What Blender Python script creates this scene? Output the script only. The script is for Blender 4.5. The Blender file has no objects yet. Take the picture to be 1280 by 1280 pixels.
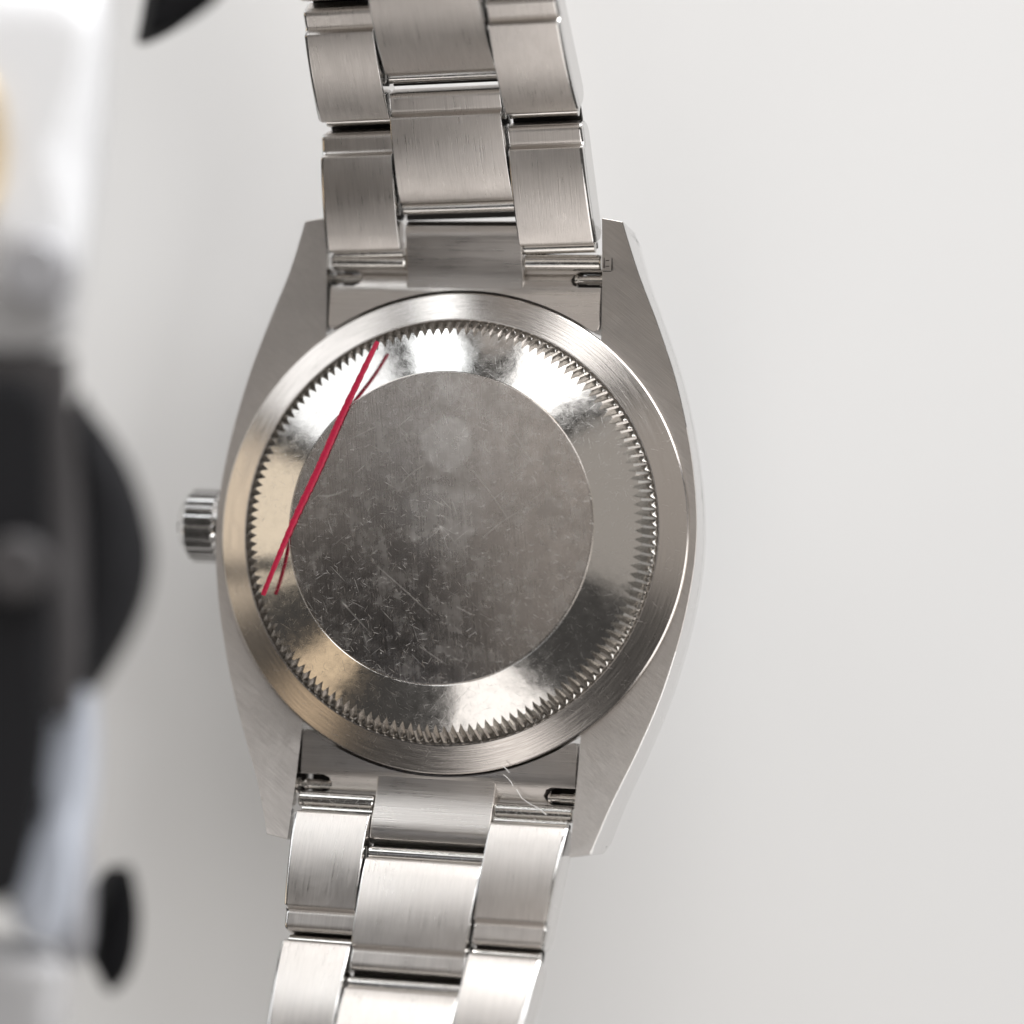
import bpy, bmesh, math, random
from math import sin, cos, pi, radians as rad, sqrt, atan2, tan
from mathutils import Vector, Matrix, Euler

# Units: everything is written in millimetres and multiplied by S (1 Blender unit = 1 cm)
S = 0.1
random.seed(7)
sc = bpy.context.scene
col = sc.collection

# ------------------------------------------------------------------ camera
CAM_H = 185.0
cd = bpy.data.cameras.new('camera'); cam = bpy.data.objects.new('camera', cd); col.objects.link(cam)
cam.location = (0, 0, CAM_H * S)
cd.sensor_width = 36; cd.lens = 90
cd.clip_start = 0.5; cd.clip_end = 2000
cd.dof.use_dof = True
cd.dof.focus_distance = (CAM_H - 1.5) * S
cd.dof.aperture_fstop = 0.045 / (0.5 * 8.5 * S)          # 8.5 mm wide pupil
cd.dof.aperture_blades = 9
sc.camera = cam

# ------------------------------------------------------------------ world and lamps
w = bpy.data.worlds.new('World'); sc.world = w; w.use_nodes = True
w.node_tree.nodes['Background'].inputs[0].default_value = (0.86, 0.82, 0.78, 1)
w.node_tree.nodes['Background'].inputs[1].default_value = 0.07
sc.view_settings.view_transform = 'Standard'; sc.view_settings.look = 'None'
sc.view_settings.exposure = 0.13; sc.view_settings.gamma = 1.0

def window(name, polar, azi, dist, wid, hei, radiance, colour=(1, 1, 1), roll=0):
    """soft rectangular lamp: a window, bright wall or added fill that lights the watch, facing it"""
    l = bpy.data.lights.new(name, 'AREA'); l.shape = 'RECTANGLE'
    l.size = wid; l.size_y = hei; l.color = colour
    l.energy = radiance * pi * wid * hei
    o = bpy.data.objects.new(name, l); col.objects.link(o)
    d = Vector((sin(rad(polar)) * cos(rad(azi)), sin(rad(polar)) * sin(rad(azi)), cos(rad(polar))))
    o.location = d * dist
    o.rotation_euler = (d.to_track_quat('Z', 'Y') @ Euler((0, 0, rad(roll))).to_quaternion()).to_euler()
    return o
window('key_window', 76, 87, 70, 45, 26, 8.0, (1.0, 0.995, 0.99))
window('upper_right_fill', 66, 56, 70, 44, 40, 4.9, (0.985, 0.985, 1.0))  # added fill lamp that brightens the table, no real window
window('right_fill', 52, -18, 70, 46, 48, 2.5, (1.0, 0.98, 0.96))  # added fill lamp that lifts the table shadows, no real wall
window('top_window', 49, 90, 70, 20, 18, 3.0, (1.0, 0.99, 0.98))
window('narrow_window', 65, 118, 70, 11, 22, 3.2, (0.95, 0.98, 1.0))
window('left_window', 72, 140, 70, 26, 26, 1.6, (0.97, 0.985, 1.0))
window('warm_wall', 72, 170, 70, 30, 22, 0.95, (1.0, 0.85, 0.66))
window('warm_corner', 64, -158, 70, 10, 26, 0.85, (1.0, 0.76, 0.5))
window('ceiling', 24, 45, 70, 48, 44, 0.34, (1.0, 0.92, 0.84))
window('ceiling_left', 31, 132, 70, 36, 28, 0.62, (1.0, 0.92, 0.85))
window('cream_wall', 50, -110, 70, 28, 60, 1.5, (1.0, 0.955, 0.92))

# ------------------------------------------------------------------ materials
def mat(name):
    m = bpy.data.materials.new(name); m.use_nodes = True
    nt = m.node_tree; b = nt.nodes['Principled BSDF']
    return m, nt, b
def N(nt, t, **kw):
    n = nt.nodes.new(t)
    for k, v in kw.items(): setattr(n, k, v)
    return n
def math_(nt, op, a, b=None, c=None, clamp=False):
    n = N(nt, 'ShaderNodeMath', operation=op); n.use_clamp = clamp
    for i, v in enumerate((a, b, c)):
        if v is None: continue
        if isinstance(v, (int, float)): n.inputs[i].default_value = v
        else: nt.links.new(v, n.inputs[i])
    return n.outputs[0]
def maprange(nt, v, a, b, c, d):
    n = N(nt, 'ShaderNodeMapRange'); nt.links.new(v, n.inputs[0])
    for i, x in enumerate((a, b, c, d)): n.inputs[i + 1].default_value = x
    return n.outputs[0]
def noise(nt, vec, scale, detail=2, rough=.5):
    n = N(nt, 'ShaderNodeTexNoise'); nt.links.new(vec, n.inputs['Vector'])
    n.inputs['Scale'].default_value = scale; n.inputs['Detail'].default_value = detail; n.inputs['Roughness'].default_value = rough
    return n.outputs['Fac']
def coords(nt):
    tc = N(nt, 'ShaderNodeTexCoord'); oi = N(nt, 'ShaderNodeObjectInfo')
    a = N(nt, 'ShaderNodeVectorMath', operation='ADD'); nt.links.new(tc.outputs['Object'], a.inputs[0])
    s = N(nt, 'ShaderNodeVectorMath', operation='SCALE'); s.inputs[0].default_value = (13, 7, 5); nt.links.new(oi.outputs['Random'], s.inputs['Scale'])
    nt.links.new(s.outputs[0], a.inputs[1])
    return tc.outputs['Object'], a.outputs[0]
def mapping(nt, vec, scale, rot=0):
    m = N(nt, 'ShaderNodeMapping', vector_type='TEXTURE'); nt.links.new(vec, m.inputs['Vector'])
    m.inputs['Rotation'].default_value = (0, 0, rad(rot)); m.inputs['Scale'].default_value = tuple(1 / c for c in scale)
    return m.outputs[0]
def bump(nt, h, strength, dist, b, prev=None):
    n = N(nt, 'ShaderNodeBump'); n.inputs['Strength'].default_value = strength; n.inputs['Distance'].default_value = dist
    nt.links.new(h, n.inputs['Height'])
    if prev is not None: nt.links.new(prev, n.inputs['Normal'])
    nt.links.new(n.outputs[0], b.inputs['Normal']); return n.outputs[0]
def scratches(nt, vec, rots, thr=.70, sx=190, sy=7):
    """sparse short straight scratches in several directions, 0..1"""
    out = None
    for i, r_ in enumerate(rots):
        f = noise(nt, mapping(nt, vec, (sx, sy, 1), r_), 1.0, 1.0)
        s = maprange(nt, f, thr, thr + .06, 0, 1)
        out = s if out is None else math_(nt, 'MAXIMUM', out, s)
    return out

STEEL = (0.635, 0.60, 0.57, 1)
def brushed(name, rot=0, rough=.30, colour=STEEL, streak=105, long=1.8, amp=.0011, wear=True):
    """brushed steel: rot 0 = brushed along local y"""
    m, nt, b = mat(name)
    raw, v = coords(nt)
    b.inputs['Metallic'].default_value = 1
    f = noise(nt, mapping(nt, v, (streak, long, streak * .5), rot), 1.0, 3, .65)
    f2 = noise(nt, mapping(nt, v, (streak * 3, long * 3, streak), rot), 1.0, 2, .6)
    g = math_(nt, 'ADD', f, math_(nt, 'MULTIPLY', f2, .6))
    blot = noise(nt, v, 3.5, 4, .6)
    r0 = maprange(nt, g, .5, 1.1, rough - .05, rough + .06)
    r1 = math_(nt, 'ADD', r0, maprange(nt, blot, .35, .7, -.02, .03))
    if wear:
        s = scratches(nt, v, (28, -50, 75), .73)
        r1 = math_(nt, 'ADD', r1, math_(nt, 'MULTIPLY', s, .22))
    nt.links.new(r1, b.inputs['Roughness'])
    mx = N(nt, 'ShaderNodeMix', data_type='RGBA'); nt.links.new(maprange(nt, g, .55, 1.05, 0, 1), mx.inputs[0])
    mx.inputs[6].default_value = tuple(c * .90 for c in colour[:3]) + (1,); mx.inputs[7].default_value = tuple(min(1, c * 1.07) for c in colour[:3]) + (1,)
    nt.links.new(mx.outputs[2], b.inputs['Base Color'])
    bump(nt, g, .55, amp, b)
    return m
def ring_brushed(name, rough=.2, colour=STEEL):
    """steel turned on a lathe: fine concentric lines"""
    m, nt, b = mat(name)
    tc = N(nt, 'ShaderNodeTexCoord'); sp = N(nt, 'ShaderNodeSeparateXYZ'); nt.links.new(tc.outputs['Object'], sp.inputs[0])
    r = math_(nt, 'SQRT', math_(nt, 'ADD', math_(nt, 'MULTIPLY', sp.outputs[0], sp.outputs[0]), math_(nt, 'MULTIPLY', sp.outputs[1], sp.outputs[1])))
    a = math_(nt, 'ARCTAN2', sp.outputs[1], sp.outputs[0])
    cb = N(nt, 'ShaderNodeCombineXYZ'); nt.links.new(math_(nt, 'MULTIPLY', r, 90), cb.inputs[0]); nt.links.new(math_(nt, 'MULTIPLY', a, 5), cb.inputs[1])
    g = noise(nt, cb.outputs[0], 1.0, 3, .6)
    s = scratches(nt, tc.outputs['Object'], (40, -35, 80), .74)
    rr = math_(nt, 'ADD', maprange(nt, g, .3, .75, rough - .05, rough + .08), math_(nt, 'MULTIPLY', s, .3))
    b.inputs['Metallic'].default_value = 1; b.inputs['Base Color'].default_value = colour
    nt.links.new(rr, b.inputs['Roughness'])
    bump(nt, g, .35, .0012, b)
    return m
def polished(name, rough=.09, colour=(.66, .64, .61, 1), scr=.3):
    m, nt, b = mat(name)
    raw, v = coords(nt)
    b.inputs['Metallic'].default_value = 1; b.inputs['Base Color'].default_value = colour
    s = scratches(nt, v, (15, 62, -40, -78), .71, 230, 9)
    bl = noise(nt, v, 14, 4, .65)
    sp = noise(nt, v, 90, 2, .6)
    r1 = math_(nt, 'ADD', maprange(nt, bl, .3, .7, rough - .03, rough + .07), math_(nt, 'MULTIPLY', s, scr))
    r1 = math_(nt, 'ADD', r1, maprange(nt, sp, .66, .74, 0, .18))
    nt.links.new(r1, b.inputs['Roughness'])
    bump(nt, noise(nt, v, 9, 3), .3, .0022, b)
    return m
def plain(name, colour, rough=.5, metal=0, amp=.0, scale=30):
    m, nt, b = mat(name)
    raw, v = coords(nt)
    f = noise(nt, v, scale, 3)
    mx = N(nt, 'ShaderNodeMix', data_type='RGBA'); nt.links.new(f, mx.inputs[0])
    mx.inputs[6].default_value = tuple(c * .85 for c in colour[:3]) + (1,); mx.inputs[7].default_value = tuple(c * 1.15 for c in colour[:3]) + (1,)
    nt.links.new(mx.outputs[2], b.inputs['Base Color'])
    b.inputs['Roughness'].default_value = rough; b.inputs['Metallic'].default_value = metal
    if amp: bump(nt, f, .5, amp, b)
    return m

# the long scratches one can follow on the disc (cm, from the disc centre): x0, y0, x1, y1, width, bow
LINES = [(-.46, -.28, .02, -.66, .006, .02), (-.70, -.55, -.45, -.79, .007), (-.93, .20, -.68, .27, .009, -.10), (.16, -.56, .29, -.62, .007),
         (-1.12, .0, -.98, -.02, .007), (.22, .42, .52, .05, .005, .05), (-.70, .62, -.50, .72, .005), (.30, -.10, .62, .15, .005, .08), (.50, .72, .68, .45, .005), (-.10, -.85, .12, -.98, .006), (-.3, .3, -.12, .45, .005, .06)]
def disc_material():
    m, nt, b = mat('worn_brushed_disc')
    tc = N(nt, 'ShaderNodeTexCoord'); v = tc.outputs['Object']
    b.inputs['Metallic'].default_value = 1
    g = noise(nt, mapping(nt, v, (95, 3.5, 1), 8), 1.0, 4, .7)
    g2 = noise(nt, mapping(nt, v, (210, 9, 1), 4), 1.0, 2, .6)
    s = scratches(nt, v, (12, 42, -57, 80, -28, -83, 60), .74, 230, 9)
    s2 = scratches(nt, mapping(nt, v, (1, 1, 1), 17), (30, -65, 5, 48), .75, 120, 2.6)
    blot = noise(nt, v, 4.2, 5, .62); mott = noise(nt, v, 11, 5, .6)
    vo = N(nt, 'ShaderNodeTexVoronoi'); nt.links.new(v, vo.inputs['Vector']); vo.inputs['Scale'].default_value = 26
    dots = math_(nt, 'MULTIPLY', maprange(nt, vo.outputs['Distance'], .05, .10, 1, 0), maprange(nt, noise(nt, v, 5, 2), .52, .6, 0, 1))
    def spot(x, y, r_, soft=.02, wob=.05):
        d = N(nt, 'ShaderNodeVectorMath', operation='DISTANCE'); nt.links.new(v, d.inputs[0]); d.inputs[1].default_value = (x, y, .25)
        dd = math_(nt, 'ADD', d.outputs['Value'], math_(nt, 'MULTIPLY', math_(nt, 'SUBTRACT', noise(nt, v, 7, 2), .5), wob * 2))
        return maprange(nt, dd, r_ - soft, r_ + soft, 1, 0)
    sp_ = N(nt, 'ShaderNodeSeparateXYZ'); nt.links.new(v, sp_.inputs[0])
    def line(x0, y0, x1, y1, wd=.006, bow=0.0):
        dx, dy = x1 - x0, y1 - y0; L = math.hypot(dx, dy); dx /= L; dy /= L
        px = math_(nt, 'SUBTRACT', sp_.outputs[0], x0); py = math_(nt, 'SUBTRACT', sp_.outputs[1], y0)
        t = math_(nt, 'ADD', math_(nt, 'MULTIPLY', px, dx), math_(nt, 'MULTIPLY', py, dy))
        d = math_(nt, 'SUBTRACT', math_(nt, 'MULTIPLY', px, dy), math_(nt, 'MULTIPLY', py, dx))
        tn = math_(nt, 'DIVIDE', t, L)
        if bow: d = math_(nt, 'ADD', d, math_(nt, 'MULTIPLY', math_(nt, 'MULTIPLY', tn, math_(nt, 'SUBTRACT', 1.0, tn)), bow))
        ins = math_(nt, 'MULTIPLY', maprange(nt, tn, 0, .08, 0, 1), maprange(nt, tn, .85, 1, 1, 0))
        return math_(nt, 'MULTIPLY', maprange(nt, math_(nt, 'ABSOLUTE', d), wd * .4, wd, 1, 0), ins)
    ln = None
    for a_ in LINES:
        q_ = line(*a_); ln = q_ if ln is None else math_(nt, 'MAXIMUM', ln, q_)
    s2 = math_(nt, 'MAXIMUM', s2, math_(nt, 'MULTIPLY', ln, .5))
    sm = math_(nt, 'MAXIMUM', spot(.02, .60, .19), math_(nt, 'MULTIPLY', spot(.02, .05, .27, .06, .15), .8))
    sm = math_(nt, 'MAXIMUM', sm, math_(nt, 'MULTIPLY', spot(.0, 1.0, .11, .01), .5))
    r = maprange(nt, g, .3, .75, .19, .27)
    r = math_(nt, 'ADD', r, maprange(nt, blot, .42, .62, -.02, .07))
    r = math_(nt, 'ADD', r, maprange(nt, mott, .52, .66, 0, .05))
    r = math_(nt, 'ADD', r, math_(nt, 'MULTIPLY', s, .12))
    r = math_(nt, 'ADD', r, math_(nt, 'MULTIPLY', s2, .22))
    r = math_(nt, 'ADD', r, math_(nt, 'MULTIPLY', dots, .4))
    r = math_(nt, 'ADD', r, math_(nt, 'MULTIPLY', sm, .05))
    nt.links.new(r, b.inputs['Roughness'])
    lift = math_(nt, 'ADD', math_(nt, 'MULTIPLY', s, .6), math_(nt, 'ADD', math_(nt, 'MULTIPLY', dots, .8), math_(nt, 'MULTIPLY', s2, .6)), clamp=True)
    lift = math_(nt, 'ADD', lift, maprange(nt, g, .35, .7, -.05, .10))
    lift = math_(nt, 'ADD', lift, maprange(nt, mott, .45, .68, -.03, .20), clamp=True)
    lift = math_(nt, 'ADD', lift, math_(nt, 'MULTIPLY', sm, .30), clamp=True)
    mx = N(nt, 'ShaderNodeMix', data_type='RGBA'); nt.links.new(lift, mx.inputs[0])
    mx.inputs[6].default_value = (.47, .44, .415, 1); mx.inputs[7].default_value = (1.0, .98, .96, 1)
    nt.links.new(mx.outputs[2], b.inputs['Base Color'])
    h = math_(nt, 'ADD', math_(nt, 'ADD', g, math_(nt, 'MULTIPLY', g2, .5)), math_(nt, 'ADD', math_(nt, 'MULTIPLY', s, .8), math_(nt, 'MULTIPLY', dots, 2.0)))
    bump(nt, h, .4, .0016, b)
    return m

M_disc = disc_material()
M_bevel = polished('polished_case_back', .115, (.66, .645, .625, 1), .18)
M_ring = ring_brushed('turned_steel_ring', .20)
M_lug = brushed('brushed_steel_case', 52, .38, streak=125, long=3.0, amp=.0020)
M_lug_b = M_lug
M_flank = polished('polished_case_flank', .12, (.72, .71, .70, 1), .12)
M_link = brushed('brushed_steel_link', 0, .31, long=1.6)
M_end = brushed('brushed_steel_end_link', 90, .30, long=1.4, wear=False)
M_pin = polished('polished_hinge', .14)
M_dark = plain('shade_black', (.03, .028, .025, 1), .5, .6)  # near-black colour standing for shade in slots and link gaps

# ------------------------------------------------------------------ object helpers
def finish(bm, name, m, parent=None, bev=0, sharp=32, mats=None):
    bmesh.ops.remove_doubles(bm, verts=bm.verts, dist=1e-4)
    bmesh.ops.recalc_face_normals(bm, faces=bm.faces)
    if bev:
        es = [e for e in bm.edges if len(e.link_faces) == 2 and e.calc_face_angle(0) > rad(30)]
        bmesh.ops.bevel(bm, geom=es, offset=bev, segments=2, profile=.6, affect='EDGES', clamp_overlap=True)
    for v in bm.verts: v.co *= S
    for f in bm.faces: f.smooth = True
    for e in bm.edges:
        if len(e.link_faces) == 2 and e.calc_face_angle(0) > rad(sharp): e.smooth = False
    me = bpy.data.meshes.new(name); bm.to_mesh(me); bm.free()
    for x in ([m] if mats is None else mats): me.materials.append(x)
    o = bpy.data.objects.new(name, me); col.objects.link(o)
    wn = o.modifiers.new('weighted', 'WEIGHTED_NORMAL'); wn.keep_sharp = True; wn.weight = 80
    if parent is not None: o.parent = parent
    return o
def empty(name, loc, label, cat, group=None):
    o = bpy.data.objects.new(name, None); col.objects.link(o); o.empty_display_size = .2
    o.location = [c * S for c in loc]; tag(o, label, cat, group); return o
def tag(o, label, cat, group=None):
    o['label'] = label; o['category'] = cat
    if group: o['group'] = group
def lathe(bm, prof, seg=128, axis='z', origin=(0, 0, 0), close=True):
    """prof: list of (radius, height)"""
    rows = []
    for r_, h in prof:
        row = []
        for i in range(seg):
            a = 2 * pi * i / seg
            p = (r_ * cos(a), r_ * sin(a), h)
            if axis == 'x': p = (h, r_ * cos(a), r_ * sin(a))
            if axis == 'y': p = (r_ * sin(a), h, r_ * cos(a))
            row.append(bm.verts.new(Vector(p) + Vector(origin)))
        rows.append(row)
    for a, b_ in zip(rows, rows[1:]):
        for i in range(seg):
            j = (i + 1) % seg
            bm.faces.new((a[i], a[j], b_[j], b_[i]))
    if close:
        for row in (rows[0], rows[-1]):
            bm.faces.new(row)
def box(bm, x0, x1, y0, y1, z0, z1):
    vs = [bm.verts.new((x, y, z)) for z in (z0, z1) for (x, y) in ((x0, y0), (x1, y0), (x1, y1), (x0, y1))]
    for f in ((3, 2, 1, 0), (4, 5, 6, 7), (0, 1, 5, 4), (1, 2, 6, 5), (2, 3, 7, 6), (3, 0, 4, 7)):
        bm.faces.new([vs[i] for i in f])
def prism_x(bm, prof, xs):
    """profile polygon (y,z) swept along x; xs list of (x, inset)"""
    n = len(prof)
    nor = []
    for i in range(n):
        a = Vector(prof[i - 1]); b_ = Vector(prof[i]); c = Vector(prof[(i + 1) % n])
        d = ((b_ - a).normalized() + (c - b_).normalized())
        d = d.normalized() if d.length > 1e-6 else Vector((1, 0))
        nor.append(Vector((d.y, -d.x)))
    area = sum(prof[i - 1][0] * prof[i][1] - prof[i][0] * prof[i - 1][1] for i in range(n))
    sg = 1 if area > 0 else -1
    rows = []
    for x, ins in xs:
        row = []
        for i in range(n):
            p = Vector(prof[i]) - nor[i] * sg * ins
            xx = x(p.x) if callable(x) else x
            row.append(bm.verts.new((xx, p.x, p.y)))
        rows.append(row)
    for a, b_ in zip(rows, rows[1:]):
        for i in range(n):
            j = (i + 1) % n
            bm.faces.new((a[i], a[j], b_[j], b_[i]))
    bm.faces.new(rows[0]); bm.faces.new(rows[-1])
def spline(pts, n=8):
    out = []
    P = [pts[0]] + list(pts) + [pts[-1]]
    for i in range(1, len(P) - 2):
        p0, p1, p2, p3 = (Vector(P[i + k]) for k in (-1, 0, 1, 2))
        for k in range(n):
            t = k / n
            out.append(.5 * ((2 * p1) + (p2 - p0) * t + (2 * p0 - 5 * p1 + 4 * p2 - p3) * t * t + (3 * p1 - p0 - 3 * p2 + p3) * t ** 3))
    out.append(Vector(pts[-1])); return out
def poly_face(bm, pts):
    return bm.faces.new([bm.verts.new((p[0], p[1], 0)) for p in pts])

# ------------------------------------------------------------------ the table
TABLE_Z = -17.0
bm = bmesh.new(); poly_face(bm, [(-1500, -1500), (1500, -1500), (1500, 1500), (-1500, 1500)])
for v in bm.verts: v.co.z = TABLE_Z
M_table, nt, b = mat('matte_white_table')
raw, v = coords(nt)
mx = N(nt, 'ShaderNodeMix', data_type='RGBA'); nt.links.new(noise(nt, v, .35, 3), mx.inputs[0])
mx.inputs[6].default_value = (.80, .80, .80, 1); mx.inputs[7].default_value = (.82, .82, .815, 1)
nt.links.new(mx.outputs[2], b.inputs['Base Color']); b.inputs['Roughness'].default_value = .55
bump(nt, noise(nt, v, 40, 3), .2, .004, b)
table = finish(bm, 'table_top', M_table); table['kind'] = 'structure'

# ------------------------------------------------------------------ main watch
RING_C = Vector(((567 - 640) / 17.3, -(667 - 640) / 17.3, 0))
Rm = (Matrix.Rotation(rad(-14), 3, 'Y') @ Matrix.Rotation(rad(-6), 3, 'X') @ Matrix.Rotation(rad(-1.7), 3, 'Z'))
RING_C = RING_C + Rm @ Vector((-.43, .2, 0))
watch = empty('wristwatch', RING_C, 'steel wristwatch lying face down with its bare fluted case back and open bracelet showing', 'wristwatch')
watch.rotation_euler = Rm.to_euler()

# --- case
outer = spline([(11.95, 22.45), (13.15, 18.9), (14.75, 15.0), (16.3, 10.6), (17.55, 5.2), (18.05, 0),
                (17.55, -5.2), (16.3, -10.6), (14.75, -15.0), (13.15, -18.9), (11.95, -22.45)], 6)
def lugz(y, x=11):
    t = max(0, math.hypot(x, y) - 17.3) / 8.0
    return -.80 + 1.9 * t ** 1.35
half = [(10.42, 22.75)] + [(p.x, p.y) for p in outer] + [(10.42, -22.75), (10.42, -14.1)]
arc = [(17.52 * sin(a), -17.52 * cos(a)) for a in [rad(36.4 - 72.8 * k / 24) for k in range(1, 24)]]
outline = half + arc + [(-x, y) for x, y in reversed(half)] 
outline = [(10.42, 14.1)] + outline[:]
outline += [(-10.42, 14.1)] + [(-x, -y) for x, y in arc]
# remove repeated neighbours
clean = []
for p in outline:
    if not clean or (Vector(p) - Vector(clean[-1])).length > 1e-3: clean.append(p)
bm = bmesh.new(); poly_face(bm, clean)
bmesh.ops.triangulate(bm, faces=bm.faces)
for y in [k for k in range(-22, 23, 2)]:
    bmesh.ops.bisect_plane(bm, geom=bm.verts[:] + bm.edges[:] + bm.faces[:], plane_co=(0, y, 0), plane_no=(0, 1, 0))
for x in (-16, -14.5, -13, -11.7, 11.7, 13, 14.5, 16):
    bmesh.ops.bisect_plane(bm, geom=bm.verts[:] + bm.edges[:] + bm.faces[:], plane_co=(x, 0, 0), plane_no=(1, 0, 0))
for v in bm.verts: v.co.z = lugz(v.co.y, v.co.x)
steps = [(1.002, -.025), (1.0035, -.09), (1.006, -3.5), (.985, -6.4)]
for k, (sc_, dz) in enumerate(steps):
    be = [e for e in bm.edges if len(e.link_faces) == 1]
    ret = bmesh.ops.extrude_edge_only(bm, edges=be)
    for v in [g for g in ret['geom'] if isinstance(g, bmesh.types.BMVert)]:
        prev = 1 if k == 0 else steps[k - 1][0]
        pz = 0 if k == 0 else steps[k - 1][1]
        if abs(v.co.x) > 10.6: v.co.x *= sc_ / prev
        if abs(v.co.y) > 22: v.co.y *= 1 + (sc_ / prev - 1) * .8
        if k < 2: v.co.z += dz - pz
        else: v.co.z = dz + (.25 * lugz(v.co.y, v.co.x) + .2)
be = [e for e in bm.edges if len(e.link_faces) == 1]
bmesh.ops.triangle_fill(bm, edges=be, use_beauty=True)
bmesh.ops.recalc_face_normals(bm, faces=bm.faces)
for f in bm.faces:
    if abs(f.normal.z) < .8: f.material_index = 1
case = finish(bm, 'case', M_lug, watch, sharp=20, mats=[M_lug, M_flank])

# --- front of the watch, underneath
bm = bmesh.new(); lathe(bm, [(10, -6.0), (17.4, -6.0), (17.3, -7.0), (15.6, -8.4), (15.2, -8.5), (10, -8.4)], 96)
finish(bm, 'bezel', M_flank, watch)
bm = bmesh.new(); lathe(bm, [(.01, -8.0), (15.1, -8.0), (15.1, -8.9), (14.8, -9.2), (.01, -9.4)], 96)
M_glass, nt, b = mat('crystal_glass'); b.inputs['Transmission Weight'].default_value = .9; b.inputs['Roughness'].default_value = .02; b.inputs['Base Color'].default_value = (.9, .95, .95, 1)
finish(bm, 'crystal', M_glass, watch)

# --- turned ring of the case round the case back
bm = bmesh.new()
lathe(bm, [(14.2, -1.5), (14.2, -.5), (15.385, -.5), (15.40, .0), (15.46, .06), (15.54, .07), (17.44, -.50), (17.53, -.56), (17.58, -.66), (17.6, -.80), (17.62, -.95), (17.62, -1.5)], 256)
finish(bm, 'case_ring', M_ring, watch, sharp=12)

# --- case back: polished cone whose rim is cut with flutes
NT = 144
bm = bmesh.new()
def cone_z(r_): return 2.46 - (r_ - 11.25) * .345 if r_ < 12.95 else 2.46 - 1.7 * .345 - (r_ - 12.95) * .36
rows = []
seg = NT * 3
def row(fn):
    out = []
    for i in range(seg):
        r_, z = fn(1 if i % 3 == 2 else 0, i); a = 2 * pi * (i // 3 + (-.13, .13, .5)[i % 3]) / NT
        out.append(bm.verts.new((r_ * cos(a), r_ * sin(a), z)))
    return out
jit = [random.uniform(-.05, .05) for _ in range(seg)]
rows.append(row(lambda o, i: (10.9, 1.6)))
rows.append(row(lambda o, i: (11.22, 2.40)))
rows.append(row(lambda o, i: (11.30, cone_z(11.30))))
rows.append(row(lambda o, i: (12.1, cone_z(12.1))))
rows.append(row(lambda o, i: (12.95, cone_z(12.95))))
rows.append(row(lambda o, i: (13.6, cone_z(13.6))))
rows.append(row(lambda o, i: (13.9, cone_z(13.9))))
rows.append(row(lambda o, i: (14.58 + jit[i] * .5, cone_z(14.58)) if o == 0 else (14.04 + jit[i] * .8, cone_z(14.04 + jit[i] * .8))))
rows.append(row(lambda o, i: (15.35, .0) if o == 0 else (15.06 + jit[i] * .5, .02)))
rows.append(row(lambda o, i: (15.375, -.12)))
rows.append(row(lambda o, i: (15.36, -.8)))
for a, b_ in zip(rows, rows[1:]):
    for i in range(seg):
        j = (i + 1) % seg; bm.faces.new((a[i], a[j], b_[j], b_[i]))
for f in bm.faces:
    if f.calc_center_median().xy.length > 14.5: f.material_index = 1
M_flute = plain('cut_steel_flutes', (.62, .60, .57, 1), .22, 1)
case_back = finish(bm, 'case_back', M_bevel, watch, sharp=14, mats=[M_bevel, M_flute])
bm = bmesh.new(); lathe(bm, [(.01, 2.50), (6, 2.50), (11.12, 2.50), (11.22, 2.46), (11.24, 2.0)], 220, close=False)
finish(bm, 'centre_disc', M_disc, case_back)

# --- crown
bm = bmesh.new()
NF = 22; prof = [(-17.9, 1.6, 0), (-18.6, 1.6, 0), (-18.6, 2.5, 0), (-18.8, 2.8, 1), (-20.9, 2.8, 1), (-21.15, 2.55, .4), (-21.25, 2.3, 0), (-21.7, 1.9, 0), (-21.95, 1.1, 0), (-22.0, .02, 0)]
rows = []
for x, r_, fl in prof:
    row_ = []
    for i in range(NF * 6):
        a = 2 * pi * i / (NF * 6); k = i % 6
        d = (0, .0, .05, .36, .36, .05)[k] * fl
        row_.append(bm.verts.new((x, (r_ - d) * cos(a), (r_ - d) * sin(a))))
    rows.append(row_)
for a, b_ in zip(rows, rows[1:]):
    for i in range(NF * 6):
        j = (i + 1) % (NF * 6); bm.faces.new((a[i], a[j], b_[j], b_[i]))
crown = finish(bm, 'crown', polished('polished_crown', .08, (.72, .71, .70, 1), .05), watch, sharp=30)
crown.location = (0, .15 * S, -4.0 * S)

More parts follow.
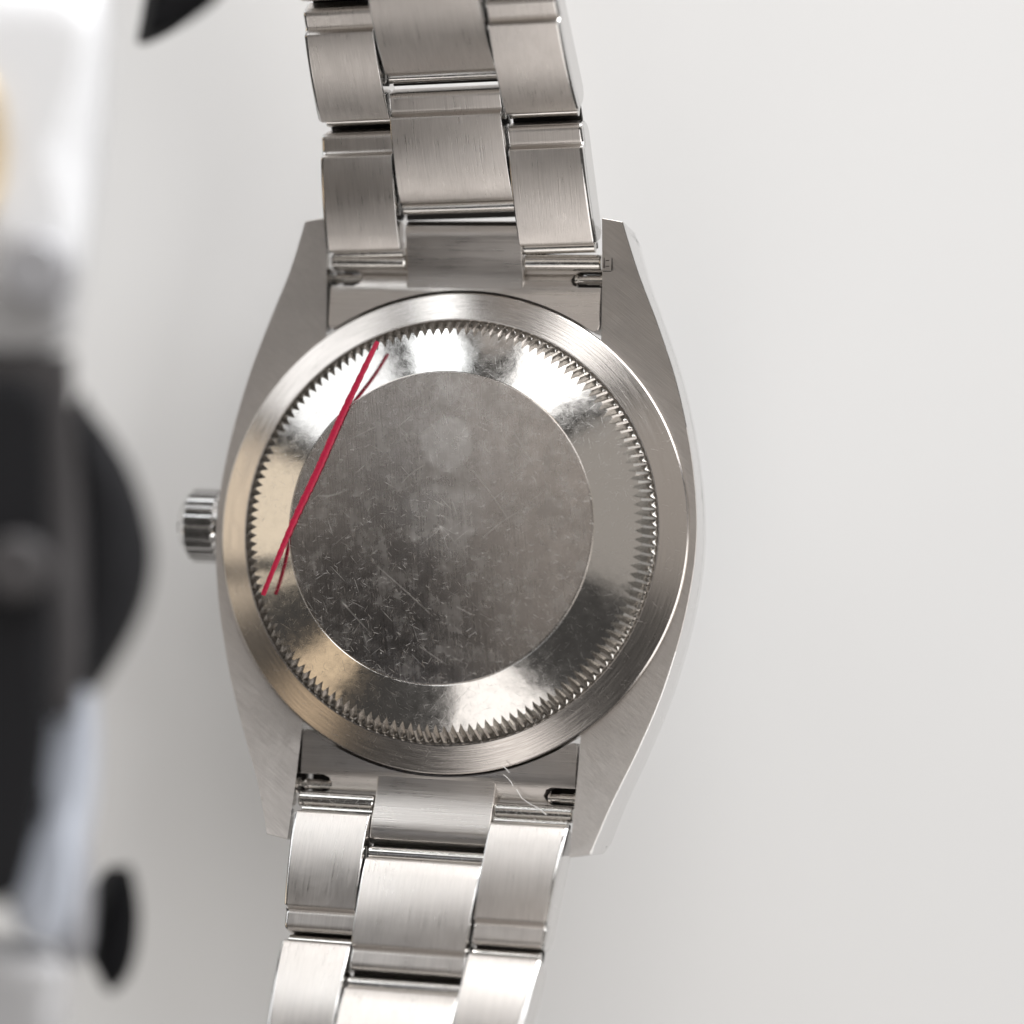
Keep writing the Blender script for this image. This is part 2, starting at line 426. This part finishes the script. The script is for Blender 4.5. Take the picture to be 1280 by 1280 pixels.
# --- end links, spring bars and bracelet; leg = +1 towards the top, -1 towards the bottom
def leg_matrix(sgn, y, z, ang):
    """link frame: u (local y) runs away from the case, local z is the inner face"""
    u = Vector((0, sgn * cos(ang), sin(ang))); n = Vector((0, -sgn * sin(ang), cos(ang)))
    x = Vector((sgn, 0, 0))
    m = Matrix((x, u, n)).transposed().to_4x4(); m.translation = Vector((0, sgn * y, z)) * S
    return m
def end_link(sgn):
    bm = bmesh.new()
    R0 = 17.74
    a0 = math.asin(9.55 / R0)
    arc = [(R0 * sin(a0 - 2 * a0 * k / 28), R0 * cos(a0 - 2 * a0 * k / 28)) for k in range(29)]
    side = [(10.24, 19.45), (10.24, 19.28), (8.5, 19.28), (8.1, 19.1), (7.9, 18.65), (8.1, 18.2), (8.5, 18.02), (10.24, 18.02), (10.24, 15.2), (10.15, 14.92), (9.92, 14.8)]
    pts = side + arc + [(-x, y) for x, y in reversed(side)]
    poly_face(bm, pts); bmesh.ops.triangulate(bm, faces=bm.faces)
    for y in (16, 17, 17.6, 18, 18.2, 18.5, 18.8, 19.1, 19.3):
        bmesh.ops.bisect_plane(bm, geom=bm.verts[:] + bm.edges[:] + bm.faces[:], plane_co=(0, y, 0), plane_no=(0, 1, 0))
    def ez(y):
        if y < 17.6: return -.55
        t = (y - 17.6) / 1.85
        return -.55 - .62 * min(1, t * 1.25) ** 1.4
    for v in bm.verts: v.co.z = ez(v.co.y)
    be = [e for e in bm.edges if len(e.link_faces) == 1]
    r1 = bmesh.ops.extrude_edge_only(bm, edges=be)
    for v in [g for g in r1['geom'] if isinstance(g, bmesh.types.BMVert)]:
        v.co.z -= .06; v.co.x *= 1.004
    be = [e for e in bm.edges if len(e.link_faces) == 1]
    r1 = bmesh.ops.extrude_edge_only(bm, edges=be)
    for v in [g for g in r1['geom'] if isinstance(g, bmesh.types.BMVert)]: v.co.z = -2.4
    # tongue
    tp = [(17.75, -.64), (18.6, -.54), (19.4, -.33), (20.2, .0), (21.0, .34), (21.5, .50), (21.9, .56), (22.3, .48), (22.62, .22), (22.8, -.15), (22.84, -.5), (22.7, -.9), (22.2, -1.1), (21.5, -1), (21, -4), (17.75, -4)]
    prism_x(bm, tp, [(-4.42, .09), (-4.38, .03), (-4.3, 0), (4.3, 0), (4.38, .03), (4.42, .09)])
    box(bm, -10.2, 10.2, 15.6, 17.9, -5.5, -2.38); box(bm, -7.8, 7.8, 17.8, 19.3, -5.4, -2.38)
    o = finish(bm, 'end_link', M_end, watch, sharp=24)
    o.matrix_local = leg_matrix(sgn, 0, 0, 0)
    for s in (-1, 1):
        bm = bmesh.new()
        xs = sorted((s * 4.5, s * 10.22))
        lathe(bm, [(.3, xs[0]), (.52, xs[0] + .02), (.60, xs[0] + .12), (.60, xs[1] - .12), (.52, xs[1] - .02), (.3, xs[1])], 28, 'x', (0, 19.86, -.72))
        h = finish(bm, 'hinge_barrel', M_pin, o)
        bm = bmesh.new()
        xs = (8.25, 10.4)
        pr = [(.2, 8.1), (.42, 8.12), (.42, 8.32), (.30, 8.36), (.30, 8.9), (.36, 8.95), (.36, 9.9), (.44, 9.95), (.44, 10.15), (.22, 10.2), (.22, 10.4)]
        if s < 0: pr = [(a, -b_) for a, b_ in reversed(pr)]
        lathe(bm, pr, 20, 'x', (0, 18.78, -1.75))
        finish(bm, 'spring_bar', M_pin, o)
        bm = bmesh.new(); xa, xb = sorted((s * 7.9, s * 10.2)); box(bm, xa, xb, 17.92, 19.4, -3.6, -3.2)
        finish(bm, 'recess_shade_floor', M_dark, o)  # dark floor gives the slot its depth shade by colour
    return o

def link_profile(L, T=2.9):
    pts = []
    r1, r2 = .36, 1.25
    top = lambda u: -.42 * ((u - L / 2) / (L / 2)) ** 2
    for k in range(5):                                    # near end round
        a = pi - (pi / 2) * k / 4
        pts.append((r1 + r1 * cos(a), top(0) - r1 + r1 * sin(a) + .03))
    e = L - 1.75
    for k in range(1, 13):
        u = r1 + (e - r1) * k / 12; pts.append((u, top(u)))
    t0 = top(e)
    pts += [(e + .14, t0 - .07), (e + .24, t0 - .24), (e + .30, t0 - .46), (e + .42, t0 - .56), (e + .62, t0 - .53)]
    r2 = .42
    for k in range(7):
        a = rad(100) - rad(100) * k / 6
        pts.append((L - r2 + r2 * cos(a), t0 - .53 - r2 + r2 * sin(a)))
    pts += [(L, -T + .9), (L - .3, -T + .3), (L - .9, -T), (.9, -T), (.3, -T + .3), (0, -T + .9)]
    return pts
def bracelet(sgn, a0, k, z0, nrow, ybase, yaw=0, xs=0, taper=.052, cs=3.1):
    def P(s):
        y, z = ybase, z0; n = 60; ds = s / n
        for i in range(n):
            a = rad(a0 + k * (i + .5) * ds); y += cos(a) * ds; z += sin(a) * ds
        return y, z
    def hw(s): return 10.24 - taper * s
    def cw(s): return 4.42 - .020 * s
    for kind, s0 in [('side', 9.5 * i) for i in range(nrow)] + [('centre', cs + 9.5 * i) for i in range(nrow)]:
        s1 = s0 + 9.5
        y0, z0_ = P(s0); y1, z1 = P(s1); ang = atan2(z1 - z0_, y1 - y0)
        L = math.hypot(z1 - z0_, y1 - y0) - (1.25 if kind == 'centre' else .65)
        prof = link_profile(L)
        m = Matrix.Translation((xs * S, 0, 0)) @ Matrix.Rotation(rad(yaw), 4, 'Z') @ leg_matrix(sgn, y0, z0_, ang)
        spans = [(-1,), (1,)] if kind == 'side' else [(0,)]
        for (sd,) in spans:
            bm = bmesh.new(); b_ = .22
            g = .05
            def edge(w0, w1, off): return lambda u: w0 + (w1 - w0) * (u / L) + off
            if kind == 'centre':
                lo = lambda off: edge(-cw(s0) , -cw(s1), off + g); hi = lambda off: edge(cw(s0), cw(s1), -off - g)
            elif sd > 0:
                lo = lambda off: edge(cw(s0), cw(s1), off + g); hi = lambda off: edge(hw(s0), hw(s1), -off)
            else:
                lo = lambda off: edge(-hw(s0), -hw(s1), off); hi = lambda off: edge(-cw(s0), -cw(s1), -off - g)
            bi = .10
            bo_lo = .30 if (kind == 'side' and sd < 0) else bi
            bo_hi = .30 if (kind == 'side' and sd > 0) else bi
            prism_x(bm, prof, [(lo(0), bo_lo), (lo(bo_lo * .3), bo_lo * .3), (lo(bo_lo), 0), (hi(bo_hi), 0), (hi(bo_hi * .3), bo_hi * .3), (hi(0), bo_hi)])
            for f in bm.faces:
                pass
            bmesh.ops.recalc_face_normals(bm, faces=bm.faces)
            for f in bm.faces:
                if abs(f.normal.x) > .35: f.material_index = 1
            o = finish(bm, kind + '_link', M_link, watch, sharp=26, mats=[M_link, M_flank])
            o.matrix_local = m
            # the round hinge tube seen in the gap beyond the near end
            bm = bmesh.new()
            if kind == 'centre': xa, xb = -cw(s0) + .1, cw(s0) - .1
            elif sd > 0: xa, xb = cw(s0) + .1, hw(s0) - .35
            else: xa, xb = -hw(s0) + .35, -cw(s0) - .1
            dz_ = -1.15 if kind == 'centre' else -1.6
            lathe(bm, [(.2, xa), (.5, xa + .03), (.5, xb - .03), (.2, xb)], 24, 'x', (0, -.5 if kind == 'centre' else -.3, dz_))
            finish(bm, 'hinge_tube', M_pin, o)
            bm = bmesh.new(); box(bm, xa, xb, -1.6 if s0 > 1 or kind == 'centre' else -.6, .6, -2.4, dz_ - .45); finish(bm, 'gap_shade_block', M_dark, o)  # dark filler block puts shade into the gap between links
end_link(1); end_link(-1)
bracelet(1, 15.7, 1.9, 1.0, 4, 20.35, yaw=2.0, xs=.55, cs=3.35)
bracelet(-1, 14.9, 1.0, 1.0, 4, 20.45, taper=.075)

# --- small stamped mark on the lug beside the upper spring bar
bm = bmesh.new()
for (x0, x1, y0, y1) in ((10.5, 11.2, 19.05, 19.11), (11.14, 11.2, 19.11, 20.9), (10.55, 10.6, 19.3, 20.1), (10.7, 10.95, 19.4, 19.46), (10.7, 10.95, 19.8, 19.86)):
    z = lugz((y0 + y1) / 2, 10.9) + .03; box(bm, x0, x1, y0, y1, z - .15, z + .012)
finish(bm, 'stamped_mark', plain('dark_engraving', (.06, .055, .05, 1), .6, .5), case)

# ------------------------------------------------------------------ red thread
def tube(name, pts, rx, rz, m, parent=None, seg=10, fall=None):
    bm = bmesh.new(); rows = []
    n = len(pts)
    for i, p in enumerate(pts):
        d = (Vector(pts[min(i + 1, n - 1)]) - Vector(pts[max(i - 1, 0)])).normalized()
        up = Vector((0, 0, 1)); sd = d.cross(up).normalized(); up = sd.cross(d).normalized()
        t = i / (n - 1); f = fall(t) if fall else 1
        rows.append([bm.verts.new(Vector(p) + sd * rx * f * cos(2 * pi * k / seg) + up * rz * sin(2 * pi * k / seg)) for k in range(seg)])
    for a, b_ in zip(rows, rows[1:]):
        for k in range(seg):
            j = (k + 1) % seg; bm.faces.new((a[k], a[j], b_[j], b_[k]))
    bm.faces.new(rows[0]); bm.faces.new(rows[-1])
    return finish(bm, name, m, parent, sharp=60)
M_red, nt, b = mat('red_thread_fibre')
raw, v = coords(nt)
mx = N(nt, 'ShaderNodeMix', data_type='RGBA'); nt.links.new(noise(nt, v, 60, 3), mx.inputs[0])
mx.inputs[6].default_value = (.30, .002, .025, 1); mx.inputs[7].default_value = (.72, .012, .08, 1)
nt.links.new(mx.outputs[2], b.inputs['Base Color']); b.inputs['Roughness'].default_value = .45
b.inputs['Subsurface Weight'].default_value = 0
A = Vector((-5.45, 13.35, 2.72)); B = Vector((-13.0, -5.3, 2.62))
NTH = 260
pts = [A.lerp(B, i / NTH) for i in range(NTH + 1)]
for i, p in enumerate(pts):
    e = min(i, NTH - i) / NTH * 40; p.z += -.35 * max(0, 1 - e / 6) ** 2; p.x += .035 * sin(i * .06) + .02 * sin(i * .023 + 1)
tw = [.93 + .035 * sin(i * .55) + random.uniform(-.07, .07) for i in range(NTH + 1)]
Mw = Matrix.Translation(RING_C) @ Rm.to_4x4()
thread = tube('red_thread', [Mw @ p for p in pts], .27, .13, M_red, fall=lambda t: (.72 + .3 * sin(pi * min(1, t * 1.1))) * tw[int(round(t * NTH))])
tag(thread, 'straight red thread stretched across the left edge of the steel case back', 'thread')

M_fibre = plain('white_lint', (.85, .84, .82, 1), .6)
def lint(pts, label):
    pp = [Mw @ Vector((p.x, p.y, z)) for p, z in pts]
    o = tube('lint_fibre', pp, .03, .025, M_fibre, seg=6); tag(o, label, 'lint', 'white lint fibres on the lower end link')
lint([(Vector((5.1, -16.7)), .25), (Vector((5.35, -16.9)), .2), (Vector((5.55, -17.15)), .1)], 'tiny white lint fibre at the curved edge of the lower end link')
lint([(Vector((5.0, -17.3)), -.38), (Vector((5.3, -17.5)), -.38), (Vector((5.6, -17.8)), -.4), (Vector((5.75, -18.1)), -.45)], 'short white lint fibre in the middle of the lower end link')
lint([(Vector((6.0, -18.3)), -.5), (Vector((6.4, -18.9)), -.6), (Vector((7.0, -19.25)), -.5), (Vector((7.7, -19.5)), -.2), (Vector((8.4, -19.95)), .05)], 'longest white lint fibre, curling towards the lower right spring bar')

# ------------------------------------------------------------------ second watch, standing nearer the lens at the left
OUT = {
    'band': [(-31.6, 30.6), (-22.2, 30.6), (-22.4, 25.4), (-22.8, 20.1), (-23.5, 14.9), (-24.0, 11.6), (-29.7, 11.2), (-30.6, 14.9)],
    'band_gold': [(-31.6, 24.2), (-28.1, 24.2), (-28.1, 16.2), (-31.6, 15.7)],
    'endpiece': [(-31.5, 12.6), (-23.8, 12.6), (-24.2, 8.7), (-31.5, 8.7)],
    'body': [(-31.5, 8.8), (-24.2, 8.8), (-24.1, 5.2), (-23.7, 1.8), (-23.4, -2.6), (-23.4, -7.0), (-23.7, -9.6), (-24.1, -11.4), (-26.2, -11.4), (-31.5, -11.4)],
    'inner': [(-31.5, 7.4), (-25.7, 7.4), (-25.5, 3.5), (-25.4, -2.6), (-25.2, -9.6), (-25.5, -14.0), (-26.3, -18.4), (-27.2, -21.6), (-31.5, -21.4)],
    'bezel': [(-24.0, 7.0), (-23.4, 5.7), (-22.3, 4.4), (-21.1, 2.4), (-20.3, 0.2), (-19.8, -2.2), (-20.1, -4.6), (-21.0, -6.8), (-22.2, -8.8), (-23.4, -10.5), (-24.0, -10.5)],
    'lug': [(-24.2, -7.5), (-23.0, -9.0), (-22.8, -13.6), (-23.1, -16.6), (-23.7, -19.7), (-24.3, -22.8), (-25.1, -24.1), (-26.7, -23.8), (-27.8, -22.3), (-27.4, -19.7), (-26.4, -16.6), (-25.9, -13.6), (-26.0, -8.5)],
    'lowband': [(-30.6, -23.6), (-24.9, -24.3), (-24.3, -25.8), (-24.9, -31.1), (-30.6, -31.1)],
    'side': [(-24.1, -16.2), (-23.1, -18.4), (-22.9, -21.0), (-23.1, -24.0), (-23.8, -25.2), (-25.1, -24.5), (-24.8, -21.0)],  # outline of the grey shadow area between lug and strap end
    'wedge': [(-21.5, -19.2), (-21.1, -20.6), (-20.9, -22.3), (-21.1, -24.3), (-21.6, -25.7), (-22.6, -26.6), (-23.4, -25.2), (-23.2, -22.8), (-22.4, -20.4)],
    'topwedge': [(-19.4, 30.6), (-14.9, 30.6), (-15.5, 28.9), (-16.5, 27.8), (-18.0, 26.8), (-19.4, 26.2), (-20.2, 26.2), (-19.9, 27.6)],
}
M_blk = plain('black_coated_steel', (.016, .016, .018, 1), .6, 0)
M_blk2 = plain('dark_grey_coated_steel', (.07, .066, .068, 1), .5, .1)
M_leather = plain('black_rubber', (.006, .006, .007, 1), .8, 0)
for m_ in (M_blk, M_leather): m_.node_tree.nodes['Principled BSDF'].inputs['Specular IOR Level'].default_value = .15
M_sil = plain('blown_out_steel', (.94, .95, .97, 1), .35, .15)  # steel's blown-out reflection put into a near-white base colour
M_lugc = plain('blue_grey_satin_steel', (.56, .60, .68, 1), .35, .2)
M_knob = plain('grey_satin_steel', (.42, .42, .44, 1), .4, .3)
M_gold = plain('gold_steel', (.80, .62, .36, 1), .35, .7)
M_gr = plain('satin_grey_steel', (.50, .50, .51, 1), .4, .2)
second = empty('blurred_wristwatch', (-25, 0, TABLE_Z), 'out of focus black and steel wristwatch standing on its side at the left edge', 'wristwatch')
def slab(name, key, top, depth, m, rnd=1.0, lean=.30, shrink=.80, parent=second, smooth=True, dome=0):
    """rounded plate that tapers and leans back to the left below its widest section"""
    src = [(x * (185 - top) / 140, y * (185 - top) / 140) for x, y in OUT[key]]
    cx = sum(p[0] for p in src) / len(src); cy = sum(p[1] for p in src) / len(src)
    pts = [Vector(p) for p in src]
    if smooth:
        q = []
        n = len(pts)
        for i in range(n):
            a, b_ = pts[i], pts[(i + 1) % n]
            q += [a.lerp(b_, .22), a.lerp(b_, .78)]
        pts = q
    cc = Vector((cx, cy)); bm = bmesh.new(); rows = []
    def inset(p, d):
        v_ = p - cc; L = v_.length; return cc + v_ * max(.05, (L - d) / L)
    for z, f in [(top + dome, lambda p: inset(p, rnd * 1.6)), (top + dome * .7 - rnd * .12, lambda p: inset(p, rnd * .7)), (top - rnd * .45, lambda p: inset(p, rnd * .2)), (top - rnd, lambda p: p),
                 (top - depth, lambda p: cc + (p - cc) * shrink + Vector((-lean * depth, 0)))]:
        rows.append([bm.verts.new((f(p).x + 25, f(p).y, z - TABLE_Z)) for p in pts])
    n = len(pts)
    for a, b_ in zip(rows, rows[1:]):
        for i in range(n):
            j = (i + 1) % n; bm.faces.new((a[i], a[j], b_[j], b_[i]))
    bm.faces.new(rows[0]); bm.faces.new(rows[-1])
    return finish(bm, name, m, parent, sharp=50)
slab('steel_bracelet', 'band', 45, 10, M_sil, 2.6, dome=.8)
slab('gold_centre_link', 'band_gold', 47, 4, M_gold, .8)
slab('case', 'body', 44.5, 12, M_blk2, 1.0, smooth=False)
slab('case_side', 'inner', 46, 8, M_blk, .8)
slab('bezel', 'bezel', 43.5, 9, M_blk, 2.0, dome=.4)
slab('lug', 'lug', 43.2, 9, M_lugc, 1.4)
slab('end_piece', 'endpiece', 44.2, 8, M_gr, 1.0)
slab('lower_bracelet', 'lowband', 43, 10, M_gr, 1.5)
slab('lug_shadow', 'side', 38, 6, M_knob, 1.0)  # grey slab stands in for the shadow next to the lug
def knob(name, x, y, z, r_, h, m):
    bm = bmesh.new(); lathe(bm, [(.05, h), (r_ * .8, h), (r_, h - .4), (r_, 0), (r_ * .6, -1)], 48, 'z', (x + 25, y, z - TABLE_Z)); return finish(bm, name, m, second)
knob('push_button', -25.8, 13.1, 45.0, 1.9, 2.2, M_knob)
knob('crown', -26.7, -3.0, 45.6, 1.75, 2.0, M_blk2)
# added slim stand that holds it up, unseen outside the frame to the left
bm = bmesh.new(); lathe(bm, [(6, 0), (6, 1.2), (1.4, 1.8), (1.2, 44), (1.2, 46)], 40, 'z', (-21, -3, 0)); box(bm, -22, -6, -4, -2, 45, 47.5); finish(bm, 'display_stand', plain('black_stand', (.02, .02, .02, 1), .6), second)
for key, lab in (('wedge', 'black rubber strap end beside the lower lug of the blurred watch'), ('topwedge', 'black rubber strap end at the top edge left of the bracelet')):
    o = slab('strap_end', key, 36 if key == 'wedge' else 30, 6, M_leather, .8, parent=None)
    o.location = (-2.5 + (.05 if key == 'wedge' else 0), 0, TABLE_Z * S)
    tag(o, lab, 'strap', None)
